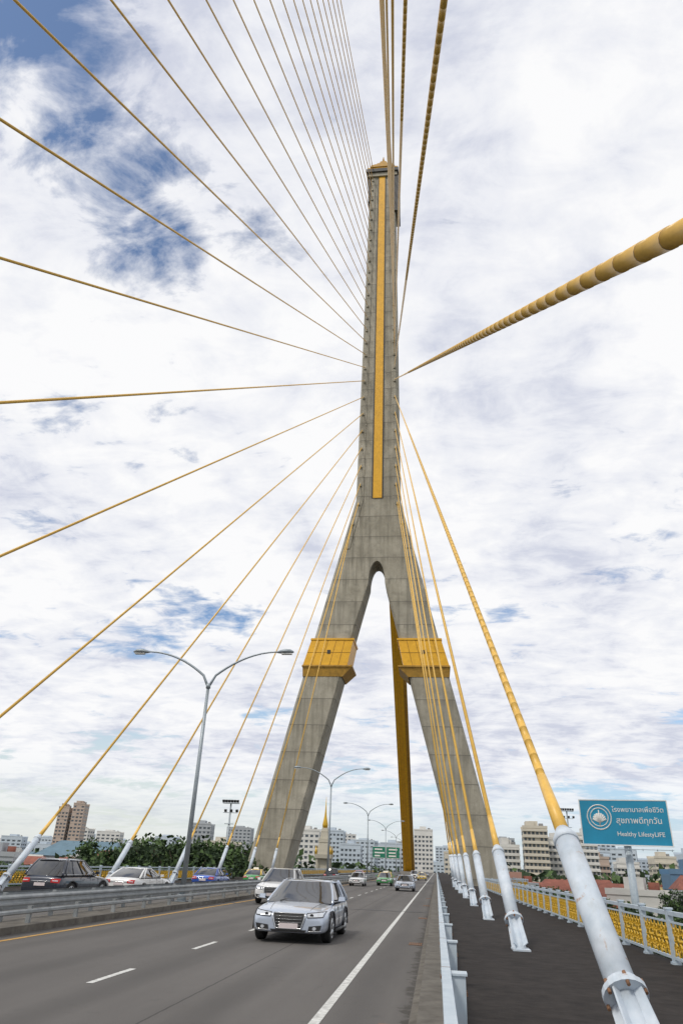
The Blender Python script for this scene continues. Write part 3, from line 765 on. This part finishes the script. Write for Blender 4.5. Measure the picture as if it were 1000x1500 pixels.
# ------------------------------------------------------------------ direction sign gantry
sg=MB()
sg.path([(-21.0,250,.2),(-21.0,250,8)],.2,8,1); sg.path([(-11.5+0,250,.2),(-11.5,250,8)],.2,8,1); sg.box(-21,-11.5,249.9,250.1,6.0,6.2,1); sg.box(-21,-11.5,249.9,250.1,7.6,7.8,1)
sg.box(-20.6,-11.9,249.6,249.85,4.8,8.2,0)
for (x0,x1,z) in ((-20,-17.5,7.4),(-20,-16.8,6.4),(-20,-18.2,5.5),(-15.4,-12.6,7.4),(-15.4,-13.2,6.4),(-15.4,-12.9,5.5)): sg.box(x0,x1,249.56,249.598,z-.2,z+.2,2)
for (a,b_,c,d_) in ((-20.6,-11.9,8.1,8.2),(-20.6,-11.9,4.8,4.9),(-16.2,-16.1,4.9,8.1)): sg.box(a,b_,249.55,249.598,c,d_,2)
sg.obj('direction_sign',[pm('sign_green',(.01,.17,.10),.5,var=.05),M['pole'],M['white']])
def mast(x,y,top,nm='floodlight_mast'):
    q=MB(); q.path([(0,0,0),(0,0,top-GZ)],[.35,.16],10,0); h=top-GZ
    q.box(-1.7,1.7,-.5,.5,h-.1,h+.02,0); q.box(-1.5,1.5,-.06,.06,h-1.9,h-1.8,0); q.box(-.9,.9,-.3,.3,h-4.0,h-3.9,0)
    for i in range(6):
        xx=-1.5+i*.6
        q.hexa([(xx-.24,-.45,h+.1),(xx+.24,-.45,h+.1),(xx+.24,-.1,h+.1),(xx-.24,-.1,h+.1),(xx-.24,-.7,h+.5),(xx+.24,-.7,h+.5),(xx+.24,-.3,h+.62),(xx-.24,-.3,h+.62)],1)
        q.path([(xx,-.2,h),(xx,-.25,h+.25)],.05,5,0)
        if i%2: q.hexa([(xx-.24,-.45,h-1.75),(xx+.24,-.45,h-1.75),(xx+.24,-.1,h-1.75),(xx-.24,-.1,h-1.75),(xx-.24,-.7,h-1.35),(xx+.24,-.7,h-1.35),(xx+.24,-.3,h-1.2),(xx-.24,-.3,h-1.2)],1)
    q.obj(nm,[M['pole'],M['dark']],None,True,(x,y,GZ))
mast(-42,150,12.8); mast(34.0,200,17)
q=MB()
def sq(z0,z1,h0,h1,m): q.hexa([(-h0,-h0,z0),(h0,-h0,z0),(h0,h0,z0),(-h0,h0,z0),(-h1,-h1,z1),(h1,-h1,z1),(h1,h1,z1),(-h1,h1,z1)],m)
sq(0,6.0,1.9,1.8,0); sq(6.003,6.8,2.0,2.0,0)
for s in (-1,1):
    for s2 in (-1,1): q.box(s*1.35-.22,s*1.35+.22,s2*1.35-.22,s2*1.35+.22,6.803,12.4,0)
sq(6.803,12.4,.9,.9,0); sq(12.403,13.2,1.8,1.9,0); sq(13.203,14.2,1.5,1.4,0); sq(14.203,15.6,1.25,1.1,0); sq(15.603,16.4,1.2,1.2,0); sq(16.403,17.8,.95,.75,0); sq(17.803,18.6,.8,.6,0)
q.path([(0,0,18.6),(0,0,19.3),(0,0,20.2),(0,0,21.2),(0,0,22.6),(0,0,25.2)],[.55,.65,.45,.27,.14,.03],12,1)
for s in (-1,1):
    for s2 in (-1,1): q.path([(s*1.6,s2*1.6,13.2),(s*1.6,s2*1.6,13.8),(s*1.6,s2*1.6,15)],[.2,.25,.02],6,1)
q.obj('gilded_spire_monument',[WM['stone'],M['orn']],None,True,(-25.0,170,GZ))

# ------------------------------------------------------------------ world
wd=bpy.data.worlds.new("World"); scn.world=wd; wd.use_nodes=True
N,L=wd.node_tree.nodes,wd.node_tree.links; N.clear()
SE,SR=math.radians(52),math.radians(215)
sky=N.new('ShaderNodeTexSky'); sky.sky_type='NISHITA'; sky.sun_disc=False; sky.sun_elevation=SE; sky.sun_rotation=SR; sky.air_density=1.0; sky.dust_density=.8; sky.ozone_density=2.5
tc=N.new('ShaderNodeTexCoord'); s=N.new('ShaderNodeSeparateXYZ'); L.new(tc.outputs['Generated'],s.inputs[0])
zc=math_(N,L,'ADD',math_(N,L,'MAXIMUM',s.outputs[2],0.),.15)
cb=N.new('ShaderNodeCombineXYZ')
L.new(math_(N,L,'SUBTRACT',.22,math_(N,L,'DIVIDE',s.outputs[0],zc)),cb.inputs[0]); L.new(math_(N,L,'ADD',math_(N,L,'DIVIDE',s.outputs[1],zc),.12),cb.inputs[1]); cb.inputs[2].default_value=6.1
V=cb.outputs[0]
hz=N.new('ShaderNodeMapRange'); hz.inputs[1].default_value=.02; hz.inputs[2].default_value=.27; hz.inputs[3].default_value=1; hz.inputs[4].default_value=0; hz.interpolation_type='SMOOTHSTEP'; L.new(s.outputs[2],hz.inputs[0])
hz2=N.new('ShaderNodeMapRange'); hz2.inputs[1].default_value=.0; hz2.inputs[2].default_value=.13; hz2.inputs[3].default_value=1; hz2.inputs[4].default_value=0; hz2.interpolation_type='SMOOTHSTEP'; L.new(s.outputs[2],hz2.inputs[0])
n1=noisen(N,L,V,2.1,8,.56,dist=.25); n2=noisen(N,L,V,3.0,7,.60,(1,.8,1),dist=.35); n3=noisen(N,L,V,9.5,6,.62,(.75,1.2,1),dist=.4); n4=noisen(N,L,V,.8,3,.5)
cov=math_(N,L,'ADD',math_(N,L,'MULTIPLY',n1,.70),math_(N,L,'MULTIPLY',n3,.30))
cov=math_(N,L,'SUBTRACT',cov,math_(N,L,'MULTIPLY',hz.outputs[0],.05))
cf=ramp(N,L,cov,.35,.43)
cf=math_(N,L,'MULTIPLY',cf,math_(N,L,'SUBTRACT',1.,math_(N,L,'MULTIPLY',hz2.outputs[0],.85)))
sh=math_(N,L,'ADD',math_(N,L,'ADD',math_(N,L,'MULTIPLY',n2,.5),math_(N,L,'MULTIPLY',n3,.33)),math_(N,L,'MULTIPLY',n4,.17))
cc=N.new('ShaderNodeValToRGB'); L.new(sh,cc.inputs[0]); e=cc.color_ramp.elements
e[0].position=.39; e[0].color=(.63,.66,.77,1); e[1].position=.565; e[1].color=(.97,.97,.98,1)
m_=e.new(.475); m_.color=(.84,.855,.91,1)
hzc=mixc(N,L,ramp(N,L,math_(N,L,'ADD',math_(N,L,'MULTIPLY',s.outputs[0],.9),.55),.2,.75),(.72,.77,.74),(.42,.62,.82))
hzc=mixc(N,L,math_(N,L,'MULTIPLY',hz2.outputs[0],.6),hzc,(.78,.80,.76))
b1=N.new('ShaderNodeBackground'); b1.inputs[1].default_value=.15; L.new(sky.outputs[0],b1.inputs[0])
b2=N.new('ShaderNodeBackground'); b2.inputs[1].default_value=1.0; L.new(cc.outputs[0],b2.inputs[0])
b3=N.new('ShaderNodeBackground'); b3.inputs[1].default_value=1.0; L.new(hzc,b3.inputs[0])
m1=N.new('ShaderNodeMixShader'); L.new(math_(N,L,'MULTIPLY',hz.outputs[0],.9),m1.inputs[0]); L.new(b1.outputs[0],m1.inputs[1]); L.new(b3.outputs[0],m1.inputs[2])
mx=N.new('ShaderNodeMixShader'); L.new(cf,mx.inputs[0]); L.new(m1.outputs[0],mx.inputs[1]); L.new(b2.outputs[0],mx.inputs[2])
o=N.new('ShaderNodeOutputWorld'); L.new(mx.outputs[0],o.inputs[0])
sl=bpy.data.lights.new('sun','SUN'); sl.energy=1.9; sl.angle=math.radians(10); sl.color=(1,.95,.86)
so=bpy.data.objects.new('sun',sl); scn.collection.objects.link(so)
ds=Vector((math.sin(SR)*math.cos(SE),math.cos(SR)*math.cos(SE),math.sin(SE)))
so.rotation_euler=ds.to_track_quat('Z','Y').to_euler()
so.location=(0,0,60)

# ------------------------------------------------------------------ camera
cam=bpy.data.cameras.new('camera'); co=bpy.data.objects.new('camera',cam); scn.collection.objects.link(co); scn.camera=co
cam.sensor_fit='VERTICAL'; cam.sensor_height=36; cam.lens=24; cam.clip_start=.05; cam.clip_end=20000
a=math.radians(8.13); pt=math.radians(27.4); ro=math.radians(2.4)
Fh=Vector((-math.sin(a),math.cos(a),0)); R0=Vector((math.cos(a),math.sin(a),0)); Z=Vector((0,0,1))
F=Fh*math.cos(pt)+Z*math.sin(pt); U0=-Fh*math.sin(pt)+Z*math.cos(pt)
Rr=R0*math.cos(ro)+U0*math.sin(ro); Uu=U0*math.cos(ro)-R0*math.sin(ro)
mt=Matrix((Rr,Uu,-F)).transposed().to_4x4(); mt.translation=Vector((0,0,2.0)); co.matrix_world=mt
scn.view_settings.view_transform='Standard'; scn.view_settings.look='None'; scn.view_settings.exposure=0
